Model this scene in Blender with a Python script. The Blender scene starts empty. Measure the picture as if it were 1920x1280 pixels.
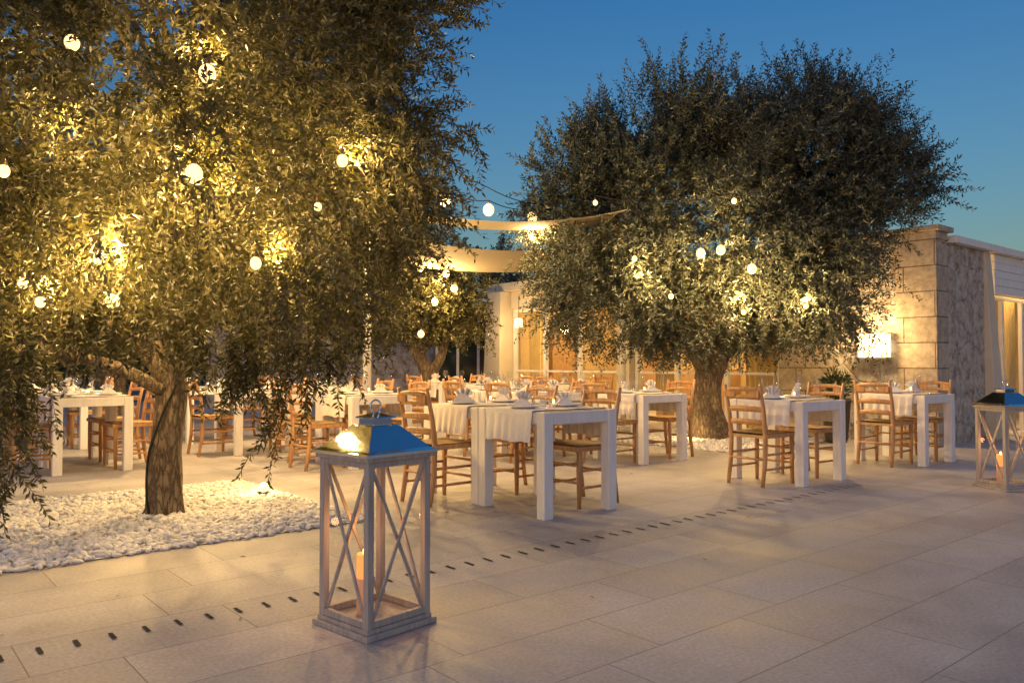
import bpy, bmesh, math, random
import numpy as np
from mathutils import Vector, Matrix
random.seed(7); rng=np.random.default_rng(11)
scene=bpy.context.scene
COL=scene.collection
A40=math.radians(40.0); AT=math.radians(38.5)
E1=np.array([math.cos(A40),math.sin(A40),0]); E2=np.array([-math.sin(A40),math.cos(A40),0])
BC=np.array([5.55,10.4,0.0])   # building corner

# ---------------------------------------------------------------- materials
def new_mat(name):
    m=bpy.data.materials.new(name); m.use_nodes=True
    nt=m.node_tree; nt.nodes.clear()
    out=nt.nodes.new('ShaderNodeOutputMaterial')
    b=nt.nodes.new('ShaderNodeBsdfPrincipled')
    nt.links.new(b.outputs[0],out.inputs[0])
    return m,nt,b,out
def N(nt,t,**kw):
    n=nt.nodes.new(t)
    for k,v in kw.items(): setattr(n,k,v)
    return n
def ramp(nt,src,stops):
    r=N(nt,'ShaderNodeValToRGB')
    el=r.color_ramp.elements
    while len(el)<len(stops): el.new(0.5)
    for e,(p,c) in zip(el,stops): e.position=p; e.color=(*c,1)
    nt.links.new(src,r.inputs[0]); return r
def bump(nt,b,src,strength,dist):
    bp=N(nt,'ShaderNodeBump'); bp.inputs['Strength'].default_value=strength; bp.inputs['Distance'].default_value=dist
    nt.links.new(src,bp.inputs['Height']); nt.links.new(bp.outputs[0],b.inputs['Normal']); return bp
def simple(name,c,rough=.5,metal=0,var=.15,scale=8,bs=.2,bd=.002,stretch=None):
    m,nt,b,o=new_mat(name)
    tc=N(nt,'ShaderNodeTexCoord'); n=N(nt,'ShaderNodeTexNoise'); n.inputs['Scale'].default_value=scale; n.inputs['Detail'].default_value=6
    src=tc.outputs['Object']
    if stretch:
        mp=N(nt,'ShaderNodeMapping'); mp.inputs['Scale'].default_value=stretch
        nt.links.new(src,mp.inputs[0]); src=mp.outputs[0]
    nt.links.new(src,n.inputs['Vector'])
    r=ramp(nt,n.outputs[0],[(.3,tuple(x*(1-var) for x in c)),(.7,tuple(min(1,x*(1+var)) for x in c))])
    nt.links.new(r.outputs[0],b.inputs['Base Color'])
    b.inputs['Roughness'].default_value=rough; b.inputs['Metallic'].default_value=metal
    if bs: bump(nt,b,n.outputs[0],bs,bd)
    return m
def emis(name,c,s,base=(.8,.7,.5)):
    m,nt,b,o=new_mat(name)
    b.inputs['Base Color'].default_value=(*base,1)
    b.inputs['Emission Color'].default_value=(*c,1); b.inputs['Emission Strength'].default_value=s
    return m

def mat_paving():
    m,nt,b,o=new_mat('limestone_paving')
    tc=N(nt,'ShaderNodeTexCoord')
    br=N(nt,'ShaderNodeTexBrick'); br.offset=.37; br.offset_frequency=2; br.squash=1.35; br.squash_frequency=3
    br.inputs['Color1'].default_value=(.38,.38,.38,1); br.inputs['Color2'].default_value=(.62,.62,.62,1)
    br.inputs['Mortar'].default_value=(.42,.42,.42,1)
    br.inputs['Scale'].default_value=1; br.inputs['Mortar Size'].default_value=.0035; br.inputs['Mortar Smooth'].default_value=.4
    br.inputs['Brick Width'].default_value=.82; br.inputs['Row Height'].default_value=.405
    nt.links.new(tc.outputs['Object'],br.inputs['Vector'])
    n1=N(nt,'ShaderNodeTexNoise'); n1.inputs['Scale'].default_value=1.3; n1.inputs['Detail'].default_value=9; n1.inputs['Roughness'].default_value=.68
    n2=N(nt,'ShaderNodeTexNoise'); n2.inputs['Scale'].default_value=60; n2.inputs['Detail'].default_value=5
    n3=N(nt,'ShaderNodeTexNoise'); n3.inputs['Scale'].default_value=.35; n3.inputs['Detail'].default_value=3
    for q in (n1,n2,n3): nt.links.new(tc.outputs['Object'],q.inputs['Vector'])
    c1=ramp(nt,n1.outputs[0],[(.28,(.28,.255,.24)),(.5,(.42,.39,.365)),(.72,(.53,.50,.47))])
    c3=ramp(nt,n3.outputs[0],[(.35,(.38,)*3),(.65,(.58,)*3)])
    mx0=N(nt,'ShaderNodeMix',data_type='RGBA',blend_type='OVERLAY'); mx0.inputs[0].default_value=.6
    nt.links.new(c1.outputs[0],mx0.inputs[6]); nt.links.new(c3.outputs[0],mx0.inputs[7])
    mx=N(nt,'ShaderNodeMix',data_type='RGBA',blend_type='OVERLAY'); mx.inputs[0].default_value=.42
    nt.links.new(mx0.outputs[2],mx.inputs[6]); nt.links.new(br.outputs['Color'],mx.inputs[7])
    mx2=N(nt,'ShaderNodeMix',data_type='RGBA',blend_type='OVERLAY'); mx2.inputs[0].default_value=.4
    nt.links.new(mx.outputs[2],mx2.inputs[6]); nt.links.new(n2.outputs[0],mx2.inputs[7])
    mm=N(nt,'ShaderNodeMix',data_type='RGBA'); mm.inputs[7].default_value=(.17,.15,.13,1)
    ms=N(nt,'ShaderNodeMath',operation='MULTIPLY'); ms.inputs[1].default_value=.7
    nt.links.new(br.outputs['Fac'],ms.inputs[0]); nt.links.new(ms.outputs[0],mm.inputs[0])
    nt.links.new(mx2.outputs[2],mm.inputs[6])
    nt.links.new(mm.outputs[2],b.inputs['Base Color'])
    rr=ramp(nt,n1.outputs[0],[(.3,(.46,)*3),(.7,(.8,)*3)]); nt.links.new(rr.outputs[0],b.inputs['Roughness'])
    ad=N(nt,'ShaderNodeMath',operation='SUBTRACT'); 
    sc=N(nt,'ShaderNodeMath',operation='MULTIPLY'); sc.inputs[1].default_value=.35
    nt.links.new(n2.outputs[0],sc.inputs[0]); nt.links.new(sc.outputs[0],ad.inputs[0]); nt.links.new(br.outputs['Fac'],ad.inputs[1])
    bump(nt,b,ad.outputs[0],.5,.004)
    return m
def mat_wallvec(nt):
    tc=N(nt,'ShaderNodeTexCoord'); sp=N(nt,'ShaderNodeSeparateXYZ'); nt.links.new(tc.outputs['Object'],sp.inputs[0])
    ad=N(nt,'ShaderNodeMath',operation='ADD'); nt.links.new(sp.outputs[0],ad.inputs[0]); nt.links.new(sp.outputs[1],ad.inputs[1])
    cb=N(nt,'ShaderNodeCombineXYZ'); nt.links.new(ad.outputs[0],cb.inputs[0]); nt.links.new(sp.outputs[2],cb.inputs[1])
    return tc,cb
def mat_stone(name,bw,rh,mort,c1,c2):
    m,nt,b,o=new_mat(name); tc,cb=mat_wallvec(nt)
    br=N(nt,'ShaderNodeTexBrick'); br.squash=1.3; br.squash_frequency=2
    br.inputs['Color1'].default_value=(*c1,1); br.inputs['Color2'].default_value=(*c2,1); br.inputs['Mortar'].default_value=(.20,.15,.11,1)
    br.inputs['Scale'].default_value=1; br.inputs['Mortar Size'].default_value=mort; br.inputs['Mortar Smooth'].default_value=.5
    br.inputs['Brick Width'].default_value=bw; br.inputs['Row Height'].default_value=rh
    nt.links.new(cb.outputs[0],br.inputs['Vector'])
    n=N(nt,'ShaderNodeTexNoise'); n.inputs['Scale'].default_value=9; n.inputs['Detail'].default_value=10; n.inputs['Roughness'].default_value=.72
    nt.links.new(tc.outputs['Object'],n.inputs['Vector'])
    r=ramp(nt,n.outputs[0],[(.35,(.27,)*3),(.62,(.6,)*3)])
    mx=N(nt,'ShaderNodeMix',data_type='RGBA',blend_type='OVERLAY'); mx.inputs[0].default_value=.7
    nt.links.new(br.outputs['Color'],mx.inputs[6]); nt.links.new(r.outputs[0],mx.inputs[7])
    nt.links.new(mx.outputs[2],b.inputs['Base Color']); b.inputs['Roughness'].default_value=.9
    ad=N(nt,'ShaderNodeMath',operation='SUBTRACT'); nt.links.new(n.outputs[0],ad.inputs[0]); nt.links.new(br.outputs['Fac'],ad.inputs[1])
    bump(nt,b,ad.outputs[0],.9,.03)
    return m
def mat_rubble(name):
    m,nt,b,o=new_mat(name); tc,cb=mat_wallvec(nt)
    nw=N(nt,'ShaderNodeTexNoise'); nw.inputs['Scale'].default_value=5; nw.inputs['Detail'].default_value=4; nt.links.new(tc.outputs['Object'],nw.inputs['Vector'])
    va=N(nt,'ShaderNodeVectorMath',operation='MULTIPLY_ADD'); va.inputs[1].default_value=(.16,)*3
    nt.links.new(nw.outputs['Color'],va.inputs[0]); nt.links.new(tc.outputs['Object'],va.inputs[2])
    vo=N(nt,'ShaderNodeTexVoronoi'); vo.feature='DISTANCE_TO_EDGE'; vo.inputs['Scale'].default_value=2.4; nt.links.new(va.outputs[0],vo.inputs['Vector'])
    n=N(nt,'ShaderNodeTexNoise'); n.inputs['Scale'].default_value=6.5; n.inputs['Detail'].default_value=10; n.inputs['Roughness'].default_value=.7
    nt.links.new(tc.outputs['Object'],n.inputs['Vector'])
    c=ramp(nt,n.outputs[0],[(.36,(.25,.17,.11)),(.46,(.46,.40,.33)),(.6,(.64,.60,.53))])
    e=ramp(nt,vo.outputs['Distance'],[(.0,(.55,)*3),(.05,(1,)*3)])
    mx=N(nt,'ShaderNodeMix',data_type='RGBA',blend_type='MULTIPLY'); mx.inputs[0].default_value=.6
    nt.links.new(c.outputs[0],mx.inputs[6]); nt.links.new(e.outputs[0],mx.inputs[7]); nt.links.new(mx.outputs[2],b.inputs['Base Color']); b.inputs['Roughness'].default_value=.95
    mu=N(nt,'ShaderNodeMath',operation='MULTIPLY'); nt.links.new(n.outputs[0],mu.inputs[0]); nt.links.new(e.outputs[0],mu.inputs[1])
    bump(nt,b,mu.outputs[0],1.0,.08); return m
def mat_bark():
    m,nt,b,o=new_mat('olive_bark')
    tc=N(nt,'ShaderNodeTexCoord'); mp=N(nt,'ShaderNodeMapping'); mp.inputs['Scale'].default_value=(1,1,.28); nt.links.new(tc.outputs['Object'],mp.inputs[0])
    n=N(nt,'ShaderNodeTexNoise'); n.inputs['Scale'].default_value=26; n.inputs['Detail'].default_value=8; n.inputs['Roughness'].default_value=.65; n.inputs['Distortion'].default_value=.6
    v=N(nt,'ShaderNodeTexVoronoi'); v.feature='DISTANCE_TO_EDGE'; v.inputs['Scale'].default_value=26
    va=N(nt,'ShaderNodeVectorMath',operation='MULTIPLY_ADD'); va.inputs[1].default_value=(.08,)*3
    nt.links.new(mp.outputs[0],n.inputs['Vector']); nt.links.new(n.outputs['Color'],va.inputs[0]); nt.links.new(mp.outputs[0],va.inputs[2]); nt.links.new(va.outputs[0],v.inputs['Vector'])
    e=ramp(nt,v.outputs['Distance'],[(0,(.35,)*3),(.22,(1,)*3)])
    mu=N(nt,'ShaderNodeMath',operation='MULTIPLY'); nt.links.new(n.outputs[0],mu.inputs[0]); nt.links.new(e.outputs[0],mu.inputs[1])
    c=ramp(nt,mu.outputs[0],[(.12,(.07,.05,.034)),(.35,(.19,.14,.095)),(.6,(.31,.24,.17))])
    nt.links.new(c.outputs[0],b.inputs['Base Color']); b.inputs['Roughness'].default_value=.95
    bump(nt,b,mu.outputs[0],1.0,.025); return m
def mat_leaf(name,dark,light,silver,transl=.25):
    m,nt,b,o=new_mat(name)
    at=N(nt,'ShaderNodeAttribute'); at.attribute_name='lf'
    r=ramp(nt,at.outputs['Fac'],[(0,dark),(.6,light),(.95,silver)])
    nt.links.new(r.outputs[0],b.inputs['Base Color']); b.inputs['Roughness'].default_value=.5
    b.inputs['Specular IOR Level'].default_value=.35
    if transl>0:
        tr=N(nt,'ShaderNodeBsdfTranslucent')
        tm=N(nt,'ShaderNodeMix',data_type='RGBA',blend_type='MULTIPLY'); tm.inputs[0].default_value=1; tm.inputs[7].default_value=(1.5,1.4,.7,1)
        nt.links.new(r.outputs[0],tm.inputs[6]); nt.links.new(tm.outputs[2],tr.inputs[0])
        ms=N(nt,'ShaderNodeMixShader'); ms.inputs[0].default_value=transl
        nt.links.new(b.outputs[0],ms.inputs[1]); nt.links.new(tr.outputs[0],ms.inputs[2]); nt.links.new(ms.outputs[0],o.inputs[0])
    return m
def mat_thin_glass(name,fac=.04,tint=(.97,.97,.97),edge=.5):
    m,nt,b,o=new_mat(name)
    t=N(nt,'ShaderNodeBsdfTransparent'); t.inputs[0].default_value=(*tint,1)
    g=N(nt,'ShaderNodeBsdfGlossy'); g.inputs['Roughness'].default_value=.04
    f=N(nt,'ShaderNodeLayerWeight'); f.inputs[0].default_value=.5
    p=N(nt,'ShaderNodeMath',operation='POWER'); p.inputs[1].default_value=3; nt.links.new(f.outputs['Facing'],p.inputs[0])
    a=N(nt,'ShaderNodeMath',operation='MULTIPLY_ADD'); a.inputs[1].default_value=edge; a.inputs[2].default_value=fac; a.use_clamp=True
    nt.links.new(p.outputs[0],a.inputs[0])
    ms=N(nt,'ShaderNodeMixShader'); nt.links.new(a.outputs[0],ms.inputs[0]); nt.links.new(t.outputs[0],ms.inputs[1]); nt.links.new(g.outputs[0],ms.inputs[2])
    nt.links.new(ms.outputs[0],o.inputs[0]); return m

M={}
M['pave']=mat_paving()
M['earth']=simple('dry_earth',(.10,.085,.05),.95,scale=.6,var=.3)
M['ashlar']=mat_stone('ashlar_limestone',.62,.34,.008,(.53,.45,.34),(.43,.36,.27))
M['rubble']=mat_rubble('rough_limestone')
M['plaster']=simple('cream_plaster',(.60,.53,.40),.85,scale=3,var=.06,bs=.1)
M['inner']=simple('interior_plaster',(.52,.39,.21),.85,scale=3,var=.12,bs=.1)
M['whitepaint']=simple('white_paint',(.78,.76,.72),.45,scale=6,var=.05,bs=.08,bd=.001)
M['whitewood']=simple('white_painted_wood',(.80,.78,.75),.5,scale=5,var=.06,bs=.25,bd=.001,stretch=(6,6,1))
M['wood']=simple('honey_wood',(.50,.27,.115),.42,scale=9,var=.25,bs=.2,bd=.001,stretch=(4,4,.8))
M['oak']=simple('oak_tabletop',(.36,.22,.11),.5,scale=7,var=.25,bs=.2,bd=.001,stretch=(1,9,1))
M['rush']=simple('woven_rush',(.47,.31,.14),.85,scale=10,var=.3,bs=.8,bd=.006,stretch=(14,1,1))
M['cloth']=simple('linen_cloth',(.78,.75,.70),.95,scale=60,var=.05,bs=.2,bd=.001)
M['porcelain']=simple('porcelain',(.8,.79,.77),.15,scale=2,var=.02,bs=0)
M['bark']=mat_bark()
M['leafL']=mat_leaf('olive_leaf',(.042,.048,.019),(.105,.10,.044),(.24,.225,.14),.25)
M['leafR']=mat_leaf('olive_leaf_grey',(.040,.050,.030),(.075,.088,.058),(.17,.19,.16),0)
M['leafD']=mat_leaf('hedge_leaf',(.025,.035,.015),(.05,.07,.025),(.08,.10,.05),0)
M['pebble']=simple('white_pebble',(.76,.735,.70),.7,scale=14,var=.14,bs=.2,bd=.002)
M['slot']=simple('slot_shade',(.012,.011,.010),.9,scale=5,var=.1,bs=0)
M['lantwood']=simple('grey_washed_wood',(.43,.385,.34),.6,scale=8,var=.22,bs=.5,bd=.0015,stretch=(7,7,.6))
M['steel']=simple('polished_steel',(.82,.82,.82),.06,1,scale=9,var=.04,bs=.15,bd=.004)
M['glass']=mat_thin_glass('lantern_glass',.012,(.98,.98,.98),.22)
M['wglass']=mat_thin_glass('window_glass',.05)
M['wine']=mat_thin_glass('wine_glass_clear',.08,(.96,.97,.98),.9)
M['wax']=emis('glowing_wax',(1,.30,.09),.22,(.68,.50,.36))
M['waxhot']=emis('glowing_wax_top',(1,.30,.07),1.25,(.55,.2,.07))
M['flame']=emis('flame',(1,.55,.18),6)
M['bulb']=emis('bulb_glow',(1,.64,.25),2.4)
M['shade']=emis('lamp_diffuser',(1,.76,.38),2.4)
M['iron']=simple('dark_iron',(.03,.028,.026),.5,.6,bs=0)
M['cable']=simple('black_cable',(.012,.012,.012),.7,bs=0)
M['brass']=simple('brass_socket',(.35,.22,.09),.4,.7,bs=0)
M['sail']=simple('sailcloth',(.34,.285,.21),.9,scale=30,var=.06,bs=.1)
M['curtain']=simple('cream_curtain',(.66,.50,.22),.9,scale=4,var=.08,bs=.1)
M['darkglass']=simple('dark_door_glass',(.02,.035,.035),.08,scale=2,var=.1,bs=0)
M['terracotta']=simple('dark_clay_pot',(.08,.06,.045),.8)

# ---------------------------------------------------------------- mesh helpers
class MB:
    """mesh builder collecting primitives into one mesh"""
    def __init__(s): s.v=[];s.f=[];s.m=[];s.mats=[];s.sm=[]
    def mi(s,mat):
        if mat not in s.mats: s.mats.append(mat)
        return s.mats.index(mat)
    def add(s,vs,fs,mat,smooth=False):
        o=len(s.v); s.v+= [tuple(map(float,v)) for v in vs]; k=s.mi(mat)
        for f in fs: s.f.append([i+o for i in f]); s.m.append(k); s.sm.append(smooth)
    def box(s,x0,x1,y0,y1,z0,z1,mat,M4=None,tx=0,ty=0):
        vs=[(x0,y0,z0),(x1,y0,z0),(x1,y1,z0),(x0,y1,z0),(x0+tx,y0+ty,z1),(x1-tx,y0+ty,z1),(x1-tx,y1-ty,z1),(x0+tx,y1-ty,z1)]
        if M4 is not None: vs=[tuple(M4@Vector(v)) for v in vs]
        s.add(vs,[(0,3,2,1),(4,5,6,7),(0,1,5,4),(1,2,6,5),(2,3,7,6),(3,0,4,7)],mat)
    def beam(s,p,q,w,t,mat,up=(0,0,1)):
        p=Vector(p);q=Vector(q);d=q-p;L=d.length;d.normalize();u=Vector(up)
        if abs(d.dot(u))>.99:u=Vector((1,0,0))
        sx=d.cross(u).normalized(); sy=sx.cross(d).normalized()
        Mx=Matrix((( sx.x,sy.x,d.x,p.x),(sx.y,sy.y,d.y,p.y),(sx.z,sy.z,d.z,p.z),(0,0,0,1)))
        s.box(-w/2,w/2,-t/2,t/2,0,L,mat,Mx)
    def tube(s,path,rad,mat,n=10,cap=True,knot=0,seed=0):
        path=[Vector(p) for p in path]; vs=[];fs=[]
        prev=Vector((1,0,0))
        for i,p in enumerate(path):
            d=(path[min(i+1,len(path)-1)]-path[max(i-1,0)]).normalized()
            a=(prev-d*prev.dot(d))
            if a.length<1e-4: a=Vector((0,1,0))-d*d.y
            a.normalize(); b=d.cross(a); prev=a
            for k in range(n):
                t=2*math.pi*k/n; r=rad[i]
                if knot: r*=1+knot*(.6*math.sin(3*t+seed+2.6*i/len(path)*3)+.5*math.sin(5*t-2*seed+i*.31)+.4*math.sin(2*t+i*.5+seed)+.3*math.sin(9*t+i*.2))
                vs.append(p+a*math.cos(t)*r+b*math.sin(t)*r)
        for i in range(len(path)-1):
            for k in range(n):
                fs.append((i*n+k,i*n+(k+1)%n,(i+1)*n+(k+1)%n,(i+1)*n+k))
        if cap:
            fs.append(tuple(range(n-1,-1,-1))); fs.append(tuple((len(path)-1)*n+k for k in range(n)))
        s.add(vs,fs,mat,True)
    def lathe(s,prof,mat,n=16,c=(0,0,0)):
        vs=[];fs=[]
        for r,z in prof:
            for k in range(n):
                t=2*math.pi*k/n; vs.append((c[0]+r*math.cos(t),c[1]+r*math.sin(t),c[2]+z))
        for i in range(len(prof)-1):
            for k in range(n): fs.append((i*n+k,i*n+(k+1)%n,(i+1)*n+(k+1)%n,(i+1)*n+k))
        s.add(vs,fs,mat,True)
    def sphere(s,c,r,mat,n=10,sz=1.0):
        prof=[(max(1e-4,r*math.sin(math.pi*i/n)),-r*sz*math.cos(math.pi*i/n)) for i in range(n+1)]
        s.lathe(prof,mat,n+2,c)
    def mesh(s,name):
        me=bpy.data.meshes.new(name); me.from_pydata(s.v,[],s.f)
        for m in s.mats: me.materials.append(m)
        me.polygons.foreach_set('material_index',s.m); me.polygons.foreach_set('use_smooth',s.sm)
        me.update(); return me
    def obj(s,name,loc=(0,0,0),rz=0,parent=None,bevel=0):
        o=bpy.data.objects.new(name,s.mesh(name)); COL.objects.link(o)
        o.location=loc; o.rotation_euler[2]=rz
        if parent: o.parent=parent
        if bevel:
            b=o.modifiers.new('bevel','BEVEL'); b.width=bevel; b.segments=2; b.limit_method='ANGLE'; b.angle_limit=math.radians(50)
        return o
def empty(name,loc=(0,0,0),rz=0,parent=None):
    o=bpy.data.objects.new(name,None); COL.objects.link(o); o.location=loc; o.rotation_euler[2]=rz; o.empty_display_size=.3
    if parent:o.parent=parent
    return o
def inst(name,me,loc,rz=0,parent=None,scale=1):
    o=bpy.data.objects.new(name,me); COL.objects.link(o); o.location=loc; o.rotation_euler[2]=rz; o.scale=(scale,)*3
    if parent:o.parent=parent
    return o
def lamp(name,loc,power,col=(1,.64,.27),rad=.05,parent=None,kind='POINT',rot=None,size=1,spot=None):
    l=bpy.data.lights.new(name,kind); l.energy=power; l.color=col
    if kind in('POINT','SPOT'): l.shadow_soft_size=rad
    if kind=='AREA': l.size=size
    if spot: l.spot_size=spot; l.spot_blend=.6
    o=bpy.data.objects.new(name,l); COL.objects.link(o); o.location=loc
    if rot:o.rotation_euler=rot
    if parent:o.parent=parent
    return o
def catmull(P,k=6):
    P=[np.array(p,float) for p in P]; P=[2*P[0]-P[1]]+P+[2*P[-1]-P[-2]]; out=[]
    for i in range(1,len(P)-2):
        for j in range(k):
            t=j/k; a,b,c,d=P[i-1],P[i],P[i+1],P[i+2]
            out.append(.5*((2*b)+(-a+c)*t+(2*a-5*b+4*c-d)*t*t+(-a+3*b-3*c+d)*t**3))
    out.append(P[-2]); return out
def np_mesh(name,V,nper,mat,attr=None,faces=None,smooth=False):
    me=bpy.data.meshes.new(name); n=V.shape[0]
    if faces is None: faces=np.arange(nper)[None,:]
    faces=np.asarray(faces); fl=faces.shape[1]
    me.vertices.add(n*nper); me.vertices.foreach_set('co',V.reshape(-1).astype(np.float32))
    idx=(faces[None]+ (np.arange(n)*nper)[:,None,None]).reshape(-1)
    nf=n*faces.shape[0]
    me.loops.add(nf*fl); me.loops.foreach_set('vertex_index',idx.astype(np.int32))
    me.polygons.add(nf); me.polygons.foreach_set('loop_start',(np.arange(nf)*fl).astype(np.int32))
    try: me.polygons.foreach_set('loop_total',np.full(nf,fl,dtype=np.int32))
    except Exception: pass
    if smooth: me.polygons.foreach_set('use_smooth',np.ones(nf,dtype=bool))
    me.update(calc_edges=True)
    if attr is not None:
        a=me.attributes.new('lf','FLOAT','FACE'); a.data.foreach_set('value',attr.astype(np.float32))
    me.materials.append(mat); return me
def unit(a): return a/np.maximum(np.linalg.norm(a,axis=-1,keepdims=True),1e-6)

# ---------------------------------------------------------------- foliage
def in_building(p,m=.3):
    r=p-BC; a=r@E1; b=r@E2
    return (a>-m)&(b>-m)&(p[...,2]<3.0)
def make_foliage(lobes,ntw,nleaf,ll,lw,L=(.3,.55),up=(-.5,.7),droop=(.5,.1),clump=.2,nclump=40,inner=.5,zr=(1,5),extra=None,zmin=.3,keep=None):
    w=np.array([max(l[3],l[4])*l[5] for l in lobes]); w=w/w.sum()
    cl=[]
    for l,wi in zip(lobes,w):
        k=max(4,int(nclump*len(lobes)*wi))
        d=unit(rng.normal(size=(k,3))); r=inner+(1-inner)*rng.random((k,1))**.6
        c=np.array(l[:3]); R=np.array(l[3:6])
        for q,dd in zip(c+d*R*r,d): cl.append((*q,*c))
    cl=np.array(cl)
    s=rng.integers(0,len(cl),ntw); sz=rng.uniform(.6,1.5,len(cl))
    base=cl[s,:3]+rng.normal(size=(ntw,3))*clump*sz[s][:,None]
    ctr=cl[s,3:]
    h=np.clip((base[:,2:3]-zr[0])/(zr[1]-zr[0]),0,1)
    out=unit(base-ctr)
    d=.55*out+.6*unit(rng.normal(size=(ntw,3)))
    d[:,2:3]+=up[0]+(up[1]-up[0])*h
    d=unit(d); Ls=rng.uniform(L[0],L[1],(ntw,1)); Ls=Ls*(1+.45*(h>.8)*rng.random((ntw,1)))
    dr=droop[0]+(droop[1]-droop[0])*h
    tip=base+d*Ls; tip[:,2:3]-=dr*Ls
    zm=zmin+rng.random(ntw)*.25
    ok=~(in_building(base)|in_building(tip))&(tip[:,2]>zm)&(base[:,2]>zm)
    if keep is not None: ok&=keep(tip)&keep(base)
    base,d,Ls,dr=base[ok],d[ok],Ls[ok],dr[ok]
    if extra is not None:
        eb,ed,el,edr=extra
        base=np.vstack([base,eb]); d=np.vstack([d,unit(ed)]); Ls=np.vstack([Ls,el]); dr=np.vstack([dr,edr])
    n=len(base)
    sv=np.linspace(.08,1,nleaf)[None,:,None]
    pos=base[:,None]+d[:,None]*Ls[:,None]*sv; pos[...,2:3]-=dr[:,None]*Ls[:,None]*sv**2
    tan=np.repeat(d[:,None]*Ls[:,None],nleaf,1); tan[...,2:3]-=2*dr[:,None]*Ls[:,None]*sv
    tan=unit(tan)
    rv=unit(rng.normal(size=(n,1,3))); s1=unit(np.cross(tan,np.repeat(rv,nleaf,1))); s2=np.cross(tan,s1)
    ang=(np.arange(nleaf)*math.pi+ (np.arange(nleaf)//2)*math.pi/2)[None,:,None]+rng.normal(size=(n,nleaf,1))*.3
    side=s1*np.cos(ang)+s2*np.sin(ang)
    ld=unit(tan*rng.uniform(.4,1.0,(n,nleaf,1))+side*.85+rng.normal(size=(n,nleaf,3))*.2)
    wv=unit(np.cross(ld,unit(rng.normal(size=(n,nleaf,3)))))
    le=ll*rng.uniform(.7,1.2,(n,nleaf,1))*(1-.3*sv); wi=lw*rng.uniform(.8,1.2,(n,nleaf,1))
    cv=np.cross(ld,wv)*le*.08
    V=np.stack([pos,pos+ld*le*.45+wv*wi*.5+cv,pos+ld*le,pos+ld*le*.45-wv*wi*.5+cv],axis=2).reshape(-1,4,3)
    at=np.clip(.15*rng.random((n,1))+.85*rng.random((n,nleaf))**1.3,0,1).reshape(-1)
    q=np.array([0,.35,.7,1.0]); P=base[:,None]+d[:,None]*Ls[:,None]*q[None,:,None]; P[...,2:3]-=dr[:,None]*Ls[:,None]*q[None,:,None]**2
    sw=s1[:,:1]*.003
    st=np.stack([P[:,:-1]-sw,P[:,:-1]+sw,P[:,1:]+sw*.6,P[:,1:]-sw*.6],axis=2).reshape(-1,4,3)
    return V,at,st,cl
def tree(name,loc,trunk_paths,lobes,mat,nlimb=26,hub=None,**kw):
    root=empty(name,loc); o=np.array(loc)
    V,at,st,cl=make_foliage(lobes,**kw)
    inst('foliage',np_mesh('foliage',V-o,4,mat,at),(0,0,0),0,root)
    inst('twigs',np_mesh('twigs',st-o,4,M['bark']),(0,0,0),0,root)
    mb=MB()
    for i,(p,r) in enumerate(trunk_paths):
        k=8; pts=catmull(p,k); rr=np.interp(np.linspace(0,len(r)-1,len(pts)),range(len(r)),r)
        mb.tube([q-o for q in pts],rr,M['bark'],36 if i==0 else 14,True,.15 if i==0 else .08,seed=i)
    hubs=hub
    pick=rng.permutation(len(cl))[:nlimb]
    for j in pick:
        e=cl[j,:3]
        if in_building(e,.3) or e[2]<1.5: continue
        h=np.array(hubs[np.argmin([np.linalg.norm((np.array(q)-e)*[1,1,.6]) for q in hubs])])
        mid=(h+e)/2+rng.normal(size=3)*.12+np.array([0,0,.1])
        pts=catmull([h,mid,e],5); mb.tube([q-o for q in pts],np.linspace(.03,.006,len(pts)),M['bark'],6,False)
    mb.obj('trunk',(0,0,0),0,root)
    return root

# left tree -------------------------------------------------------
LT=(-2.45,5.66,0.0)
lobesL=[(-2.75,5.5,3.0,2.0,1.7,1.6),(-1.45,5.5,2.85,1.0,1.1,1.2),(-2.2,4.6,2.4,1.2,.6,1.0),(-3.6,5.3,2.3,1.2,1.2,1.0),
        (-1.65,5.1,1.95,.7,.7,.7),(-2.5,5.6,4.2,1.7,1.5,.9),(-1.15,5.6,3.6,.8,.9,.8),(-3.3,4.8,1.8,.6,.6,.6),(-2.0,6.2,2.2,1.1,.8,.9),
        (-1.55,5.1,1.45,.4,.4,.4),(-3.1,5.0,1.35,.4,.4,.4)]
def droop_extra(spots,n=14):
    b=[];d=[];l=[];g=[]
    for (x,y,z,L) in spots:
        for k in range(n):
            f=rng.random()**1.3
            b.append((x+rng.normal()*.07,y+rng.normal()*.07,z-f*L)); d.append((rng.normal()*.5,rng.normal()*.5,-.6)); l.append((rng.uniform(.15,.3),)); g.append((.5,))
    return np.array(b),np.array(d),np.array(l),np.array(g)
exL=droop_extra([(-1.47,5.0,1.25,.60),(-1.62,4.9,1.3,.35),(-1.78,5.0,1.3,.3),(-2.80,4.45,1.2,.78),(-2.95,4.6,1.2,.7),(-2.7,4.4,1.25,.35),(-1.3,5.1,1.3,.4),(-1.1,5.3,1.45,.4),(-3.05,4.8,1.2,.6),(-1.55,5.1,1.5,.4),(-3.0,4.7,1.4,.5),(-2.45,4.6,1.5,.2),(-2.2,4.7,1.5,.2),(-1.95,4.7,1.45,.25)],18)
TD=unit(np.array([-.43,.90]))
def keepL(p):
    rx=p[...,0]+2.45; ry=p[...,1]-5.66
    perp=np.abs(rx*TD[1]-ry*TD[0]); 
    return ~((perp<.42)&(p[...,2]<1.28)&(ry<.3))
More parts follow.
